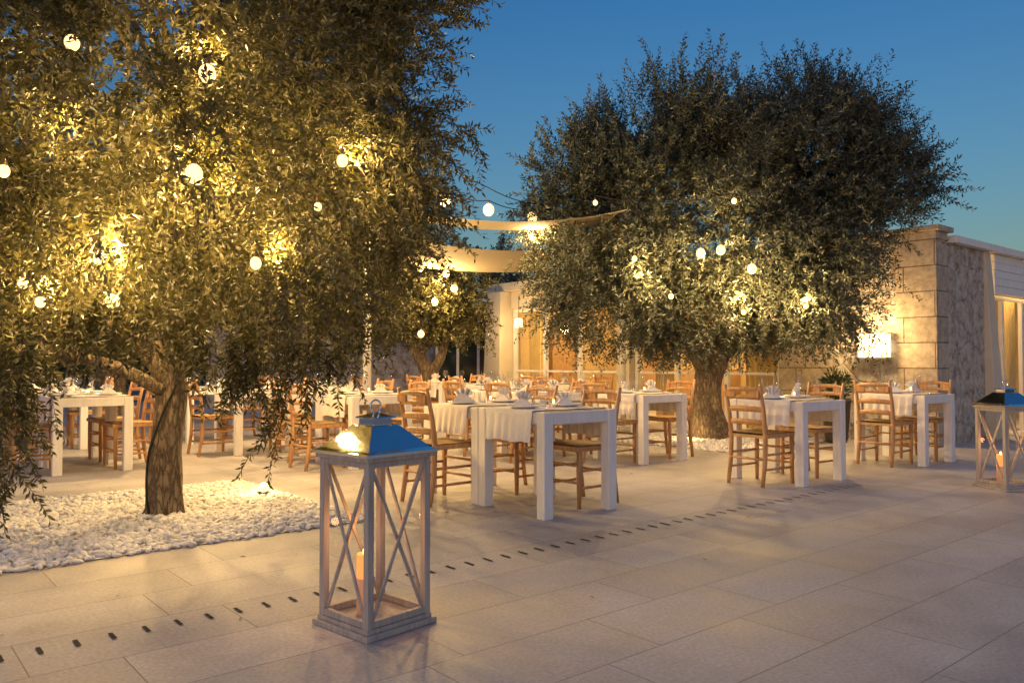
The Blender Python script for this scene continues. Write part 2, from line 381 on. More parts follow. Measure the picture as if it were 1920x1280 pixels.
LTree=tree('olive_tree',LT,[
  ([(-2.49,5.66,-.05),(-2.46,5.66,.10),(-2.46,5.66,.45),(-2.41,5.67,.85),(-2.44,5.66,1.15),(-2.38,5.66,1.7),(-2.3,5.65,2.3),(-2.2,5.6,3.0)],[.150,.126,.104,.098,.108,.085,.065,.035]),
  ([(-2.44,5.64,.98),(-2.60,5.6,1.22),(-2.95,5.5,1.46),(-3.35,5.35,1.70),(-3.8,5.2,2.3)],[.07,.072,.06,.05,.03]),
  ([(-2.45,5.62,.90),(-2.7,5.5,1.05),(-3.0,5.35,1.16),(-3.4,5.2,1.22),(-3.8,5.1,1.5)],[.05,.045,.038,.03,.02]),
  ([(-2.42,5.68,1.1),(-2.2,5.7,1.5),(-1.8,5.6,2.0),(-1.4,5.5,2.7)],[.06,.055,.05,.03])],
  lobesL,M['leafL'],nlimb=45,hub=[(-2.4,5.66,1.6),(-2.25,5.6,2.6),(-3.35,5.35,1.70),(-1.8,5.6,2.0)],
  ntw=8600,nleaf=30,ll=.070,lw=.0165,L=(.25,.48),up=(-.5,.55),droop=(.45,.12),clump=.14,nclump=30,inner=.6,zr=(1.0,4.6),extra=exL,zmin=.92,keep=keepL)
mb=MB(); o_=np.array(LT); cp=catmull([(-2.50,5.52,.01),(-2.53,5.54,.18),(-2.53,5.56,.45),(-2.43,5.555,.75),(-2.34,5.58,1.0),(-2.42,5.54,1.2),(-2.5,5.5,1.6)],6)
mb.tube([q-o_ for q in cp],[.008]*len(cp),M['cable'],6); mb.obj('lamp_cable',(0,0,0),0,LTree)

# right tree -------------------------------------------------------
RT=(2.8,11.3,0.0)
lobesR=[(2.8,11.1,3.05,1.95,1.6,1.35),(1.25,10.9,2.95,.95,1.1,.95),(4.5,11.0,3.55,1.0,1.1,.85),(2.2,11.1,4.15,.9,1.1,.68),(3.2,11.2,4.0,.8,1.1,.55),
        (4.25,11.2,4.2,.7,.9,.7),(1.65,10.6,1.95,1.0,.8,.65),(2.8,10.5,1.85,1.1,.7,.6),(3.7,10.3,2.15,.75,.7,.6),(5.2,11.0,3.5,.45,.6,.45),(1.05,11,3.65,.5,.7,.5),(4.5,10.4,2.85,.5,.5,.4),(4.15,10.5,1.85,.35,.4,.35)]
tree('olive_tree',RT,[
  ([(2.8,11.3,-.05),(2.78,11.3,.1),(2.72,11.3,.45),(2.78,11.3,.9),(2.9,11.3,1.25),(3.05,11.3,1.7),(3.15,11.2,2.5),(3.2,11.2,3.6)],[.34,.29,.22,.20,.17,.12,.09,.04]),
  ([(2.78,11.28,.85),(2.55,11.2,1.3),(2.2,11.1,1.9),(1.7,11.0,2.6),(1.3,11,3.2)],[.13,.11,.09,.06,.03]),
  ([(2.95,11.28,1.2),(3.35,11.15,1.6),(3.9,11.1,2.3),(4.5,11.0,3.2)],[.11,.10,.07,.03])],
  lobesR,M['leafR'],nlimb=60,hub=[(3.05,11.3,1.8),(2.2,11.1,1.9),(3.9,11.1,2.3),(3.15,11.2,2.9),(1.7,11,2.6)],
  ntw=11500,nleaf=23,ll=.085,lw=.022,L=(.25,.52),up=(-.45,1.0),droop=(.35,.03),clump=.15,nclump=32,inner=.6,zr=(1.2,4.8),zmin=.88)

# back olive trees --------------------------------------------------
tree('olive_tree',(-1.55,15.2,0),[([(-1.55,15.2,-.05),(-1.5,15.2,.4),(-1.6,15.2,.9),(-1.85,15.2,1.4),(-2.0,15.1,2.2)],[.2,.15,.13,.1,.04]),
   ([(-1.58,15.2,.85),(-1.35,15.1,1.2),(-1.2,15.1,1.8)],[.11,.09,.04])],
   [(-1.8,15.1,2.25,1.0,1.0,.7),(-1.2,15,2.1,.5,.7,.6),(-2.6,15.2,2.2,.9,.9,.6)],M['leafL'],nlimb=14,hub=[(-1.7,15.2,1.4),(-1.25,15.1,1.6)],
   ntw=2000,nleaf=20,ll=.10,lw=.03,L=(.25,.42),up=(-.5,.6),droop=(.4,.1),clump=.17,nclump=22,inner=.5,zr=(1.4,3.1),zmin=1.2)
tree('olive_tree',(-6.6,13.0,0),[([(-6.6,13,-.05),(-6.5,13,.6),(-6.55,13,1.2),(-6.4,13,2.4)],[.25,.2,.17,.08])],
   [(-6.5,13,3.0,2.1,1.6,1.5),(-5.0,13,2.6,1.1,1.1,1.0)],M['leafL'],nlimb=12,hub=[(-6.5,13,1.6)],
   ntw=2000,nleaf=16,ll=.12,lw=.045,L=(.3,.6),up=(-.6,.7),droop=(.5,.1),clump=.25,nclump=30,inner=.5,zr=(1.4,4.4))
tree('olive_tree',(-1.5,24,0),[([(-1.5,24,-.05),(-1.5,24,1),(-1.4,24,2.5)],[.3,.25,.1])],
   [(-1.5,24,3.3,1.9,1.6,1.4),(-3.4,24,3.0,1.6,1.6,1.4)],M['leafR'],nlimb=8,hub=[(-1.4,24,2.0)],
   ntw=1800,nleaf=16,ll=.15,lw=.05,L=(.4,.7),up=(-.4,.8),droop=(.4,.1),clump=.3,nclump=30,inner=.5,zr=(2,5))
hl=[]
for i in range(22):
    x=-26+i*1.25; hl.append((x+rng.normal()*.2,22.5+rng.normal()*.6-.15*(x+10),1.3+rng.random()*.5,1.2,.9,1.4+rng.random()*.4))
V,at,st,cl=make_foliage(hl,4500,14,.2,.09,L=(.3,.6),up=(0,.5),droop=(.2,.1),clump=.35,nclump=30,inner=.5,zr=(0,3))
inst('hedge',np_mesh('hedge',V,4,M['leafD'],at),(0,0,0))
# fallen olive leaves
n=130; c=np.zeros((n,3)); k=rng.random(n)<.5
c[:,0]=np.where(k,rng.normal(-1.6,1.3,n),rng.normal(2.6,1.8,n)); c[:,1]=np.where(k,rng.normal(5.2,1.2,n),rng.normal(10,1.2,n)); c[:,2]=.006
a=rng.random(n)*6.283; d=np.stack([np.cos(a),np.sin(a),rng.random(n)*.1],1); wv=np.stack([-np.sin(a),np.cos(a),rng.normal(size=n)*.3],1)
V=np.stack([c,c+d*.022+wv*.005,c+d*.045,c+d*.022-wv*.005+[0,0,.002]],1); V[...,2]=np.maximum(V[...,2],.005)
inst('fallen_leaves',np_mesh('fallen_leaves',V,4,M['leafL'],rng.random(n)),(0,0,0))

# ---------------------------------------------------------------- ground
mb=MB(); mb.add([(-300,-300,-.004),(300,-300,-.004),(300,300,-.004),(-300,300,-.004)],[(0,1,2,3)],M['earth']); mb.obj('ground')
mb=MB(); mb.add([(-22,-14,0),(26,-14,0),(26,24,0),(-22,24,0)],[(0,1,2,3)],M['pave']); mb.obj('stone_paving',(0,0,0.0),A40)
mb=MB(); p0=np.array([-1.9,2.985,0]); 
for i in range(-10,52):
    c=p0+E1*(.128*i)
    a=c+E2*.042; b=c-E2*.042; w=E1*.0085
    mb.add([b-w+[0,0,.004],b+w+[0,0,.004],a+w+[0,0,.004],a-w+[0,0,.004]],[(0,1,2,3)],M['slot'])  # flat near-black strips paint the shade inside the drain slots
mb.obj('drainage_channel')

def pebbles(name,corner,sx,sy,n,r,sub):
    bm=bmesh.new(); bmesh.ops.create_icosphere(bm,subdivisions=sub,radius=1)
    bv=np.array([v.co[:] for v in bm.verts]); bf=np.array([[v.index for v in f.verts] for f in bm.faces]); bm.free()
    k=len(bv); pos=np.zeros((n,3)); u=rng.random(n)*sx; v=rng.random(n)*sy
    u=u+rng.normal(size=n)*.02; v=v+rng.normal(size=n)*.02
    pos=np.array(corner)[None]-E1[None]*u[:,None]+E2[None]*v[:,None]
    edge=np.minimum(np.minimum(u,sx-u),np.minimum(v,sy-v))
    pos[:,2]=rng.random(n)*.035*np.clip(edge/.12,.1,1)+.01
    ang=rng.random(n)*6.283; tl=rng.normal(size=n)*.35
    S=r*rng.uniform(.6,1.4,(n,1))*np.stack([rng.uniform(.9,1.7,n),rng.uniform(.7,1.1,n),rng.uniform(.5,.8,n)],1)
    B=bv[None]*S[:,None]*(1+.12*rng.normal(size=(n,k,1)))
    c,s=np.cos(tl)[:,None],np.sin(tl)[:,None]; x=B[...,0]*c-B[...,2]*s; z=B[...,0]*s+B[...,2]*c; y=B[...,1]
    c,s=np.cos(ang)[:,None],np.sin(ang)[:,None]
    P=np.stack([x*c-y*s,x*s+y*c,z],-1)+pos[:,None]
    o=inst(name,np_mesh(name,P,k,M['pebble'],None,bf,True),(0,0,0))
    m2=MB(); c0=np.array(corner); q=[c0,c0+E2*sy,c0+E2*sy-E1*sx,c0-E1*sx]; m2.add([p+[0,0,.006] for p in q],[(0,1,2,3)],M['pebble']); b=m2.obj('bed_base',(0,0,0),0,o)
pebbles('pebble_bed',(-1.0,5.57,0),2.35,2.3,12500,.017,2)
rc=np.array([2.8,11.3,0])+E1*1.15-E2*1.15
pebbles('pebble_bed',tuple(rc),2.3,2.3,4500,.026,1)

# ---------------------------------------------------------------- building
bld=empty('stone_restaurant_building',tuple(BC),A40)
def bpart(name,fn,bevel=0):
    m=MB(); fn(m); return m.obj(name,(0,0,0),0,bld,bevel)
bpart('corner_pier',lambda m:(m.box(-.012,.36,-.012,.52,0,2.83,M['ashlar'])),.01)
bpart('rough_panel_front',lambda m:m.box(.02,.36,.52,1.45,0,2.80,M['rubble']))
bpart('front_wall',lambda m:m.box(0,.36,1.45,2.3,0,2.80,M['ashlar']))
bpart('coping_stone',lambda m:m.box(-.06,.42,-.07,2.34,2.83,2.90,M['ashlar']),.008)
bpart('rough_wall_side',lambda m:m.box(.36,1.62,.0,.36,0,2.70,M['rubble']))
def butt(m):
    x0,x1=1.62,2.0
    vs=[(x0,-.16,0),(x1,-.16,0),(x1,.37,0),(x0,.37,0),(x0,-.02,2.70),(x1-.16,-.02,2.70),(x1-.16,.37,2.70),(x0,.37,2.70)]
    m.add(vs,[(0,3,2,1),(4,5,6,7),(0,1,5,4),(1,2,6,5),(2,3,7,6),(3,0,4,7)],M['plaster'])
bpart('buttress',butt,.01)
bpart('roof',lambda m:(m.box(.43,8.6,-.10,9.45,2.705,2.80,M['whitepaint']),m.box(-.1,.43,2.36,9.45,2.62,2.80,M['plaster'])),.005)
def fascia(m):
    for k in range(5):
        z=2.12+k*.115; m.box(2.01,8.5,-.01-.004*(k%2),.10,z,z+.109,M['whitewood'])
bpart('siding_fascia',fascia)
bpart('lintel',lambda m:m.box(.03,.33,2.31,8.7,2.25,2.615,M['plaster']))
bpart('end_column',lambda m:(m.box(-.30,.40,8.72,9.3,0,2.615,M['plaster'],None,.10,.05)),.01)
bpart('mid_column',lambda m:(m.box(-.02,.36,5.3,5.62,0,2.245,M['plaster'])),.01)
def interior(m):
    m.box(3.6,3.7,2.5,9.3,0,2.6,M['inner']); m.box(.37,8.4,2.40,2.49,0,2.6,M['inner'])
    m.box(.41,3.6,9.2,9.3,0,2.6,M['inner']); m.box(8.4,8.5,.0,2.4,0,2.6,M['inner'])
    m.box(.37,8.4,.3,9.3,2.64,2.70,M['plaster'])
    m.box(3.1,3.59,5.4,7.0,0,.95,M['oak']); m.box(3.3,3.59,5.5,6.9,1.3,1.34,M['oak']); m.box(3.3,3.59,5.5,6.9,1.7,1.74,M['oak'])
    m.box(1.6,2.6,9.08,9.19,0,2.1,M['oak']); m.box(3.5,3.59,7.6,8.5,0,2.1,M['oak'])
bpart('interior_walls',interior)
def frames(m):
    for y in (2.33,3.3,4.3,5.22,5.66,6.7,7.7,8.66):
        m.box(.12,.20,y,y+.07,0,2.245,M['whitepaint'])
    m.box(.15,.19,2.34,8.7,2.17,2.24,M['whitepaint']); m.box(.15,.19,2.34,8.7,.9,.94,M['whitepaint'])
    for x in (2.02,2.75,3.6,4.5,5.4,6.3,7.2):
        m.box(x,x+.06,.14,.2,0,2.115,M['whitepaint'])
    m.box(2.0,8.4,.145,.195,2.06,2.115,M['whitepaint'])
bpart('window_frames',frames)
bpart('window_panes',lambda m:(m.add([(.17,2.35,.02),(.17,8.7,.02),(.17,8.7,2.2),(.17,2.35,2.2)],[(0,1,2,3)],M['wglass']),
   m.add([(2.0,.17,.02),(8.4,.17,.02),(8.4,.17,2.1),(2.0,.17,2.1)],[(0,1,2,3)],M['wglass'])))
def curt(m):
    for (x0,x1) in ((2.05,2.40),(3.65,4.1),(5.5,6.2)):
        n=30; vs=[];fs=[]
        for i in range(n+1):
            x=x0+(x1-x0)*i/n; y=.42+.035*math.sin(i*1.15)
            vs+=[(x,y,.02),(x,y,2.1)]
        for i in range(n): fs.append((2*i,2*i+2,2*i+3,2*i+1))
        m.add(vs,fs,M['curtain'],True)
    for (y0,y1) in ((2.5,3.2),(4.7,5.1),(8.3,8.62)):
        n=36; vs=[];fs=[]
        for i in range(n+1):
            y=y0+(y1-y0)*i/n; x=.5+.035*math.sin(i*1.15)
            vs+=[(x,y,.02),(x,y,2.2)]
        for i in range(n): fs.append((2*i,2*i+2,2*i+3,2*i+1))
        m.add(vs,fs,M['curtain'],True)
bpart('curtains',curt)
for p,e in (((2.0,4.5,2.2),150),((2.0,7.4,2.2),160),((3.6,1.0,2.1),230)):
    lamp('interior_lamp',p,e,(1,.66,.26),.15,bld)

def boxlamp(name,loc,rz,w,h,parent=None,power=0):
    m=MB(); t=.012
    m.box(-w/2+t,w/2-t,-w/2+t,w/2-t,.02,h-.02,M['shade'])
    m.box(-w/2,w/2,-w/2,w/2,h-.018,h,M['brass']); m.box(-w/2,w/2,-w/2,w/2,0,.018,M['brass'])
    for sx in(-1,1):
        for sy in(-1,1): m.box(sx*w/2-t/2,sx*w/2+t/2,sy*w/2-t/2,sy*w/2+t/2,.018,h-.018,M['brass'])
    m.tube([(0,0,h),(0,0,h+.45)],[.006,.006],M['iron'],6)
    return m.obj(name,loc,rz,parent)
boxlamp('pendant_lantern',tuple(BC+E1*-.35+E2*8.0+np.array([0,0,1.80])),A40,.14,.22)
boxlamp('pendant_lantern',tuple(BC+E1*-.32+E2*3.0+np.array([0,0,1.72])),A40,.14,.22)
lamp('pendant_light',tuple(BC+E1*-.7+E2*8.1+np.array([0,0,1.8])),60,rad=.1)

wl=empty('wall_lamp',tuple(BC+E2*.78),A40)
m=MB(); m.box(-.17,-.02,-.19,.19,1.17,1.49,M['shade']); 
for z in (1.158,1.49): m.box(-.18,-.005,-.2,.2,z,z+.012,M['brass'])
for y in (-.2,-.004,.192): m.box(-.180,-.172,y,y+.008,1.17,1.49,M['brass'])
m.obj('lamp_body',(0,0,0),0,wl)
lamp('lamp_light',(-.40,0,1.5),85,(1,.62,.25),.10,wl)

m=MB()
m.box(-7.4,-1.9,19.3,19.6,0,1.9,M['rubble']); m.box(-7.45,-1.85,19.25,19.65,1.9,1.98,M['ashlar'])
m.obj('garden_wall')
gd=empty('glazed_pavilion',(-1.75,18.6,0),0)
m=MB(); m.box(0,1.45,.1,.14,0,2.35,M['darkglass']); m.obj('glass',(0,0,0),0,gd)
m=MB()
for x in (0,.48,.96,1.44): m.box(x-.03,x+.03,.04,.18,0,2.35,M['whitepaint'])
m.box(-.1,1.6,-.1,2.4,2.352,2.5,M['plaster']); m.obj('frame',(0,0,0),0,gd)

m=MB(); m.tube([(0,0,0),(0,0,3.5)],[.06,.055],M['whitepaint'],14); m.box(-.12,.12,-.12,.12,0,.015,M['whitepaint']); m.obj('sail_post',(-2.0,11.0,0))
m=MB(); m.tube([(0,0,0),(0,0,3.3)],[.05,.05],M['whitepaint'],14); m.box(-.12,.12,-.12,.12,0,.015,M['whitepaint']); m.obj('sail_post',(1.9,13.6,0))
def sail(name,A,B,C,D,sag,inset):
    n=16; A,B,C,D=[np.array(q,float) for q in (A,B,C,D)]; vs=[];fs=[]
    for i in range(n+1):
        for j in range(n+1):
            u=i/n; v=j/n; uu=u; vv=v
            vv=v+(.5-v)*inset*4*u*(1-u); uu=u+(.5-u)*inset*4*v*(1-v)
            p=(1-uu)*(1-vv)*A+uu*(1-vv)*B+uu*vv*C+(1-uu)*vv*D
            p=p-np.array([0,0,sag*4*uu*(1-uu)]); vs.append(p)
    for i in range(n):
        for j in range(n):
            a=i*(n+1)+j; fs.append((a,a+n+1,a+n+2,a+1))
    m=MB(); m.add(vs,fs,M['sail'],True); m.obj(name)
sail('shade_sail',(-1.3,10.0,3.02),(1.4,9.6,2.95),(1.6,11.0,3.06),(-1.3,11.4,3.12),.14,.12)
sail('shade_sail',(-2.3,12.0,3.15),(1.0,12.2,2.85),(1.4,14.3,2.82),(-2.0,14.0,2.82),.14,.10)

# ---------------------------------------------------------------- string lights
sl=empty('string_lights')
bl=[(-2.40,4.3,2.84),(-1.66,4.3,2.67),(-.986,4.6,2.27),(-1.768,4.4,2.146),(-2.23,4.3,1.67),(-2.83,4.6,1.556),(-2.61,4.4,1.433),
    (-1.485,4.6,1.673),(-2.89,4.5,2.185),(-1.2,4.9,2.06)]
mbb=MB(); cab=MB()
def bulb(p,r,mat):
    mbb.sphere((p[0],p[1],p[2]),r,mat,10,1.15)
    mbb.tube([(p[0],p[1],p[2]+r*1.05),(p[0],p[1],p[2]+r*1.05+.035)],[.011,.009],M['brass'],8)
rs=[.036,.042,.030,.044,.030,.025,.025,.030,.030,.022]
for i,p in enumerate(bl):
    q=(p[0]*.92,p[1]*.92,1.1+(p[2]-1.1)*.92); bulb(q,rs[i],M['bulb'])
bulb((-2.36,4.7,1.46),.040,M['bulb'])
for (x,y,z) in ((-.766,9,2.945),(-.295,10,3.02),(.28,11,3.11)): bulb((x,y,z),.07,M['bulb'])
bt=[(-1.61,13.9,2.75),(-1.15,13.9,2.65),(-1.0,13.8,2.38),(-1.35,13.9,2.15),(-1.6,14,1.6)]
for p in bt: bulb(p,.06,M['bulb'])
br_=[(2.2,9.25,2.37),(2.42,9.2,2.40),(2.78,9.2,2.18),(1.42,9.2,2.30),(2.68,9.2,1.68),(1.86,9.3,1.87),(2.55,9.1,2.95),(1.03,9.8,3.07),(3.4,9.2,1.75)]
for i,p in enumerate(br_): bulb(p,.052 if i<3 else .03,M['bulb'])
mbb.obj('bulbs',(0,0,0),0,sl)
def cable(P,sag=.12):
    for a,b in zip(P[:-1],P[1:]):
        a=np.array(a);b=np.array(b); pts=[]
        for i in range(9):
            t=i/8; q=a*(1-t)+b*t; q=q-np.array([0,0,sag*4*t*(1-t)]); pts.append(q)
        cab.tube(pts,[.006]*9,M['cable'],5,False)
up=lambda p,d=.1:(p[0],p[1],p[2]+d)
cable([(-1.3,6.6,3.1),up((-.766,9,2.945),.12),up((-.295,10,3.02),.12),up((.28,11,3.11),.12),(1.4,11,3.25)],.05)
cable([up(p,.09) for p in [br_[7],br_[6],br_[1],br_[0],br_[3]]],.1)
cable([(-1.3,6.5,3.3),(-.3,9.5,3.2),(.6,11,3.3)],.08)
cab.obj('cable',(0,0,0),0,sl)
W=(1,.63,.23)
for p,e in (((-1.75,4.5,2.2),100),((-2.3,4.55,1.75),85),((-1.4,4.75,1.75),75),((-2.85,4.9,1.6),80),((-1.75,4.5,2.85),45),
            ((-.95,4.85,2.35),50),((-2.62,5.4,1.60),26),((-2.2,6.9,1.9),220),((-2.7,4.8,2.6),65)): lamp('bulb_and_fill_light',p,e,W,.05,sl)
for p,e in (((-.766,8.9,2.75),150),((.28,10.8,2.85),150),((-1.3,13.8,2.4),170)): lamp('bulb_and_fill_light',p,e,W,.06,sl)
for p,e in (((2.35,9.42,2.35),75),((2.75,9.5,1.9),75),((1.55,9.45,2.15),65),((3.5,9.45,1.85),70)): lamp('bulb_and_fill_light',p,e,W,.05,sl)
for p,e in (((-4.2,9.5,2.6),330),((-1.9,10.6,2.6),240),((-5.5,12,2.4),200)): lamp('bulb_and_fill_light',p,e,W,.08,sl)  # added warm fill over the back seating, no bulbs at these points
def uplight(loc,e,name='ground_uplight'):
    r=empty(name,loc); m=MB(); m.lathe([(.001,.02),(.045,.02),(.05,.03),(.055,.0)],M['iron'],18); m.sphere((0,0,.065),.042,M['bulb'],10,.9); m.obj('housing',(0,0,.03),0,r)
    lamp('light',(0,0,.18),e,W,.03,r)
uplight((-2.0,6.44,0),7); uplight((2.36,10.9,0),8)

# ---------------------------------------------------------------- furniture
def table_mesh():
    m=MB(); X,Y=.36,.39; L=.085
    for sx in(-1,1):
        for sy in(-1,1):
            x0=sx*X-(L if sx>0 else 0); y0=sy*Y-(L if sy>0 else 0); m.box(x0,x0+L,y0,y0+L,0,.749,M['whitewood'])
    m.box(-X+L,X-L,-Y+.004,-Y+.04,.66,.747,M['whitewood']); m.box(-X+L,X-L,Y-.04,Y-.004,.66,.747,M['whitewood'])
    m.box(-X+.004,-X+.04,-Y+L,Y-L,.66,.747,M['whitewood']); m.box(X-.04,X-.004,-Y+L,Y-L,.66,.747,M['whitewood'])
    for k in range(5):
        y0=-Y+.045+k*.139; m.box(-X+.042,X-.042,y0,y0+.135,.725,.751,M['oak'])
    return m.mesh('dining_table')
def runner_mesh():
    prof=[]; X=.366
    for i in range(8): prof.append((-X-.006-.012*(1-i/7),.53+.22*i/7))
    prof.append((-X+.004,.757))
    for i in range(1,10): prof.append((-X+2*X*i/10,.757))
    prof.append((X-.004,.757))
    for i in range(7,-1,-1): prof.append((X+.006+.012*(1-i/7),.53+.22*i/7))
    vs=[];fs=[];n=40; Wd=.27
    for j in range(n+1):
        y=-Wd+2*Wd*j/n
        for (x,z) in prof:
            dr=max(0,(.74-z)/.24); s=1 if x>0 else -1
            vs.append((x+s*dr*(.014*math.sin(j*.95+s)+.006*math.sin(j*2.1)+.012),y*(1-.04*dr),z+(.0015*math.sin(j*.9+x*20) if dr==0 else .006*math.sin(j*.3)*dr)))
    k=len(prof)
    for j in range(n):
        for i in range(k-1): fs.append((j*k+i,j*k+i+1,(j+1)*k+i+1,(j+1)*k+i))
    m=MB(); m.add(vs,fs,M['cloth'],True); return m.mesh('table_runner')
def chair_mesh():
    m=MB(); w=M['wood']
    for s in(-1,1):
        m.tube([(.19,s*.19,0),(.19,s*.19,.2),(.19,s*.19,.455)],[.016,.021,.021],w,10)
        m.tube([(-.235,s*.185,0),(-.20,s*.185,.22),(-.19,s*.185,.45),(-.215,s*.188,.66),(-.27,s*.19,.90)],[.017,.021,.022,.019,.014],w,10)
        for z in(.15,.28): m.tube([(-.205,s*.187,z),(.19,s*.19,z)],[.011,.011],w,8)
    for z in(.19,.32): m.tube([(.19,-.19,z),(.19,.19,z)],[.011,.011],w,8)
    m.tube([(-.21,-.185,.24),(-.21,.185,.24)],[.011,.011],w,8)
    n=14; vs=[];fs=[]
    for i in range(n+1):
        for j in range(n+1):
            x=-.205+.42*i/n; y=(-.2+.4*j/n)*(1+.08*(i/n)); a=min(i,n-i,j,n-j)/n
            vs.append((x,y,.466-.02*math.sin(min(1,a*2.2)*math.pi/2)+ (.004 if a==0 else .010)))
    for i in range(n):
        for j in range(n): q=i*(n+1)+j; fs.append((q,q+n+1,q+n+2,q+1))
    m.add(vs,fs,M['rush'],True)
    m.box(-.20,.21,-.195,.195,.425,.452,M['rush'])
    for s in(-1,1): m.box(-.2,.21,s*.207-.008,s*.207+.008,.43,.465,w)
    m.box(.208,.224,-.21,.21,.43,.465,w)
    def slat(z0,h,xb,arch):
        n=16; vs=[];fs=[];t=.014
        for i in range(n+1):
            u=i/n*2-1; y=u*.188; x=xb-.035*(1-u*u); top=z0+h+arch*(1-u*u); bot=z0+arch*.45*(1-u*u)
            vs+=[(x,y,bot),(x,y,top),(x-t,y,top),(x-t,y,bot)]
        for i in range(n):
            a=4*i;b=a+4
            for k in range(4): fs.append((a+k,a+(k+1)%4,b+(k+1)%4,b+k))
        fs+=[(0,3,2,1),(4*n,4*n+1,4*n+2,4*n+3)]
        m.add(vs,fs,w,True)
    slat(.54,.045,-.195,.012); slat(.655,.045,-.212,.014)
    slat(.765,.028,-.232,.016); slat(.835,.026,-.25,.022)
    for s in(-1,1): m.box(-.285,-.265,s*.13-.055,s*.13+.055,.788,.846,w)
    return m.mesh('wooden_chair')
def glass_mesh():
    m=MB(); m.lathe([(.034,0),(.034,.003),(.006,.007),(.004,.03),(.004,.085),(.012,.095),(.032,.12),(.037,.15),(.034,.185),(.029,.205)],M['wine'],18); return m.mesh('wine_glass')
def tumbler_mesh():
    m=MB(); m.lathe([(.001,.004),(.028,.004),(.031,.0),(.036,.09)],M['wine'],16); return m.mesh('water_glass')
def plate_mesh():
    m=MB(); m.lathe([(.001,.008),(.075,.008),(.085,.012),(.13,.02),(.132,.022),(.125,.012),(.08,.002)],M['porcelain'],28); return m.mesh('dinner_plate')
def napkin_mesh(kind):
    m=MB(); n=9; vs=[];fs=[]
    for i in range(n):
        u=i/(n-1)*2-1; a=u*1.1; z=.02 if i%2 else -.02
        H=.13 if kind else .10
        vs+=[(math.sin(a)*.03,z*.6,.0),(math.sin(a)*(.085),z*(1.0),H*math.cos(a*.8)+.01),(math.sin(a)*.05,z+.035*abs(u),H*.5)]
    for i in range(n-1):
        a=3*i;b=a+3; fs+=[(a,b,b+2,a+2),(a+2,b+2,b+1,a+1)]
    m.add(vs,fs,M['cloth'])
    m.add([(-.08,-.03,0),(.08,-.04,0),(.02,.05,.075),(-.03,.04,.06),(.09,.06,.0),(-.1,.05,0)],[(0,1,2,3),(1,4,2),(0,3,5),(3,2,4,5)],M['cloth'])
    return m.mesh('folded_napkin')
def votive_mesh():
    m=MB(); m.lathe([(.001,.0),(.03,.0),(.033,.05)],M['wine'],14); m.lathe([(.001,.03),(.026,.03)],M['waxhot'],12); m.sphere((0,0,.048),.010,M['flame'],8,1.6); return m.mesh('votive_candle')
TM,RM,CM,GM,WM,PM,VM=table_mesh(),runner_mesh(),chair_mesh(),glass_mesh(),tumbler_mesh(),plate_mesh(),votive_mesh()
NM=[napkin_mesh(0),napkin_mesh(1)]
ca,sa=math.cos(AT),math.sin(AT)
def table(cx,cy,chairs=(-1,1),pull=(.42,.40),full=True,rot=AT,bevel=True):
    c_,s_=math.cos(rot),math.sin(rot)
    W_=lambda x,y,z=0:(cx+x*c_-y*s_,cy+x*s_+y*c_,z)
    t=inst('dining_table',TM,(cx,cy,0),rot)
    b=t.modifiers.new('b','BEVEL'); b.width=.004; b.segments=1; b.limit_method='ANGLE'
    inst('table_runner',RM,(cx,cy,0),rot)
    for s in chairs:
        d=pull[0] if s<0 else pull[1]
        j=random.uniform(-.03,.03)
        inst('wooden_chair',CM,W_(s*(d+random.uniform(-.02,.04)),j),rot+(0 if s<0 else math.pi)+random.uniform(-.10,.10))
    for s in (-1,1):
        inst('dinner_plate',PM,W_(s*.21,.02,.759),0)
        inst('folded_napkin',NM[random.random()<.5],W_(s*.21+random.uniform(-.02,.02),.02,.770),rot+random.uniform(0,6.28),scale=random.uniform(.85,1.1))
        inst('wine_glass',GM,W_(s*.10,.20,.759)); inst('wine_glass',GM,W_(s*.16,-.22,.759))
        if full: inst('water_glass',WM,W_(s*.06,.12,.759))
    inst('votive_candle',VM,W_(.0,-.08,.759))
T1=(.264,6.09); T2=(T1[0]-.79*sa,T1[1]+.79*ca)
table(*T1,chairs=(1,),pull=(.42,.34)); table(*T2,pull=(.46,.36))
table(1.446,9.07,pull=(.50,.44)); table(2.606,7.57,pull=(.40,.42)); table(4.386,8.93,pull=(.42,.42))
table(-1.6,8.7,pull=(.52,.4)); table(-1.6-.79*sa,8.7+.79*ca,pull=(.42,.42),full=False)
table(.35,9.3,pull=(.42,.42),full=False); table(.35-.79*sa,9.3+.79*ca,pull=(.42,.42),full=False)
table(-.3,12.2,full=False); table(1.0,12.6,full=False); table(-1.1,13.4,full=False)
table(-4.4,8.25,pull=(.45,.42)); table(-4.4-.79*sa,8.25+.79*ca,full=False)
table(-4.3,11.2,pull=(.45,.55),full=False); table(-2.9,11.9,full=False); table(-3.2,9.9,pull=(.45,.45),full=False)
table(-5.9,10.2,full=False)

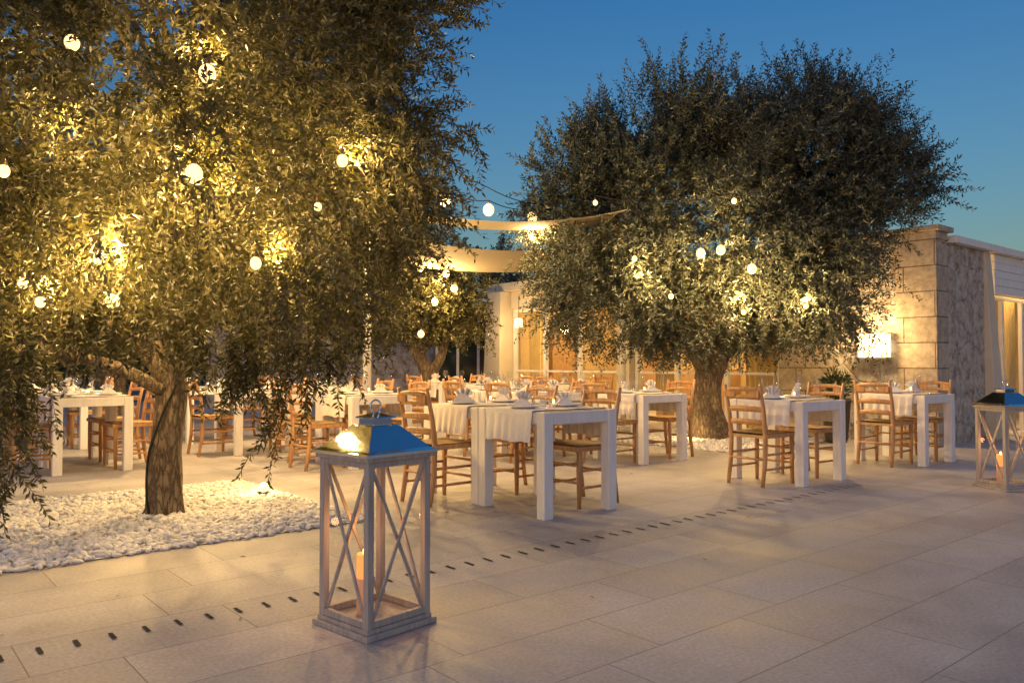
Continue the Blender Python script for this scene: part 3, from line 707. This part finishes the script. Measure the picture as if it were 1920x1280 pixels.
# ---------------------------------------------------------------- floor lanterns
def lantern(loc,rz):
    root=empty('floor_lantern',loc,rz); w=M['lantwood']; S=.165
    m=MB()
    m.box(-.185,.185,-.185,.185,0,.022,w); m.box(-.17,.17,-.17,.17,.023,.04,w)
    P=.030
    for sx in(-1,1):
        for sy in(-1,1):
            x=sx*(S-P/2); y=sy*(S-P/2); m.box(x-P/2,x+P/2,y-P/2,y+P/2,.04,.70,w)
    for s in(-1,1):
        for z0,z1 in((.042,.070),(.675,.699)):
            m.box(-S+P,S-P,s*(S-.013)-.011,s*(S-.013)+.011,z0,z1,w); m.box(s*(S-.013)-.011,s*(S-.013)+.011,-S+P,S-P,z0,z1,w)
        a=S-P-.002
        m.beam((-a,s*(S-.010),.071),(a,s*(S-.010),.674),.015,.009,w,(0,1,0)); m.beam((a,s*(S-.020),.071),(-a,s*(S-.020),.674),.015,.009,w,(0,1,0))
        m.beam((s*(S-.010),-a,.071),(s*(S-.010),a,.674),.009,.015,w,(0,1,0)) ; m.beam((s*(S-.020),a,.071),(s*(S-.020),-a,.674),.009,.015,w,(0,1,0))
    m.box(-.178,.178,-.178,.178,.7005,.718,w)
    m.obj('frame',(0,0,0),0,root,.002)
    m=MB()
    q=S-.030
    for s in(-1,1):
        m.add([(-q,s*q,.06),(q,s*q,.06),(q,s*q,.68),(-q,s*q,.68)],[(0,1,2,3)],M['glass']); m.add([(s*q,-q,.06),(s*q,q,.06),(s*q,q,.68),(s*q,-q,.68)],[(0,1,2,3)],M['glass'])
    m.obj('glass_panes',(0,0,0),0,root)
    m=MB()
    def ring(prof):
        vs=[];fs=[]
        for r,z in prof: vs+=[(-r,-r,z),(r,-r,z),(r,r,z),(-r,r,z)]
        for i in range(len(prof)-1):
            for k in range(4): fs.append((4*i+k,4*i+(k+1)%4,4*i+4+(k+1)%4,4*i+4+k))
        fs.append(tuple(4*(len(prof)-1)+k for k in range(4))); m.add(vs,fs,M['steel'])
    ring([(.17,.7185),(.187,.7185),(.189,.731),(.180,.735),(.165,.741),(.072,.832),(.064,.836)])
    ring([(.048,.836),(.048,.862),(.062,.863),(.060,.869),(.004,.887)])
    n=20; pts=[(.027*math.cos(t*2*math.pi/n),0,.912+.027*math.sin(t*2*math.pi/n)) for t in range(n+1)]
    m.tube(pts,[.004]*(n+1),M['steel'],8,False)
    m.obj('metal_roof',(0,0,0),0,root,.002)
    m=MB(); m.lathe([(.001,.041),(.034,.041),(.034,.19)],M['wax'],24); m.lathe([(.034,.19),(.034,.285),(.032,.292),(.027,.285),(.001,.280)],M['waxhot'],24)
    m.sphere((0,0,.30),.009,M['flame'],8,1.8); m.obj('candle',(-.03,.03,0),0,root)
    lamp('candle_light',(-.03,.03,.40),1.3,(1,.42,.12),.02,root)
lantern((-.581,3.40,.001),math.radians(48)); lantern((4.33,7.0,.001),math.radians(12))

pp=empty('potted_plant',tuple(BC-E1*.45+E2*1.15))
m=MB(); m.lathe([(.001,0),(.13,0),(.15,.05),(.19,.55),(.21,.58),(.19,.60),(.17,.57),(.001,.56)],M['terracotta'],22); m.obj('pot',(0,0,0),0,pp)
n=500; d=unit(rng.normal(size=(n,3))); c=np.array([0,0,.78])+d*rng.uniform(.05,.2,(n,1)); ldv=unit(d+rng.normal(size=(n,3))*.5); wv=unit(np.cross(ldv,rng.normal(size=(n,3))))
V=np.stack([c,c+ldv*.04+wv*.015,c+ldv*.09,c+ldv*.04-wv*.015],1)
inst('leaves',np_mesh('leaves',V,4,M['leafD'],rng.random(n)),(0,0,0),0,pp)

# ---------------------------------------------------------------- world, sun, camera
w=bpy.data.worlds.new('World'); scene.world=w; w.use_nodes=True; nt=w.node_tree; nt.nodes.clear()
sky=nt.nodes.new('ShaderNodeTexSky'); sky.sky_type='NISHITA'; sky.sun_disc=False
SE=math.radians(5.0); SR=math.radians(200)
sky.sun_elevation=SE; sky.sun_rotation=SR; sky.air_density=1.4; sky.dust_density=1.4; sky.ozone_density=4.5
tc=nt.nodes.new('ShaderNodeTexCoord'); sp=nt.nodes.new('ShaderNodeSeparateXYZ'); nt.links.new(tc.outputs['Generated'],sp.inputs[0])
rp=ramp(nt,sp.outputs[2],[(0.0,(.98,.80,.72)),(.16,(.72,.68,.66)),(.45,(.34,.56,.70))])
tint=nt.nodes.new('ShaderNodeMix'); tint.data_type='RGBA'; tint.blend_type='MULTIPLY'; tint.inputs[0].default_value=1
nt.links.new(rp.outputs[0],tint.inputs[7])
bg=nt.nodes.new('ShaderNodeBackground'); bg.inputs[1].default_value=.30; o=nt.nodes.new('ShaderNodeOutputWorld')
nt.links.new(sky.outputs[0],tint.inputs[6]); nt.links.new(tint.outputs[2],bg.inputs[0]); nt.links.new(bg.outputs[0],o.inputs[0])
sd=bpy.data.lights.new('sun','SUN'); sd.energy=.5; sd.angle=math.radians(120); sd.color=(1,.74,.82)
so=bpy.data.objects.new('sun',sd); COL.objects.link(so); so.rotation_euler=(math.radians(42),0,math.radians(-20))
cam=bpy.data.cameras.new('camera'); cam.lens=28; cam.sensor_width=36; cam.clip_end=1000
co=bpy.data.objects.new('camera',cam); COL.objects.link(co); co.location=(0,0,1.1); co.rotation_euler=(math.radians(91.5),0,0)
scene.camera=co
scene.view_settings.view_transform='Standard'; scene.view_settings.look='None'; scene.view_settings.exposure=0
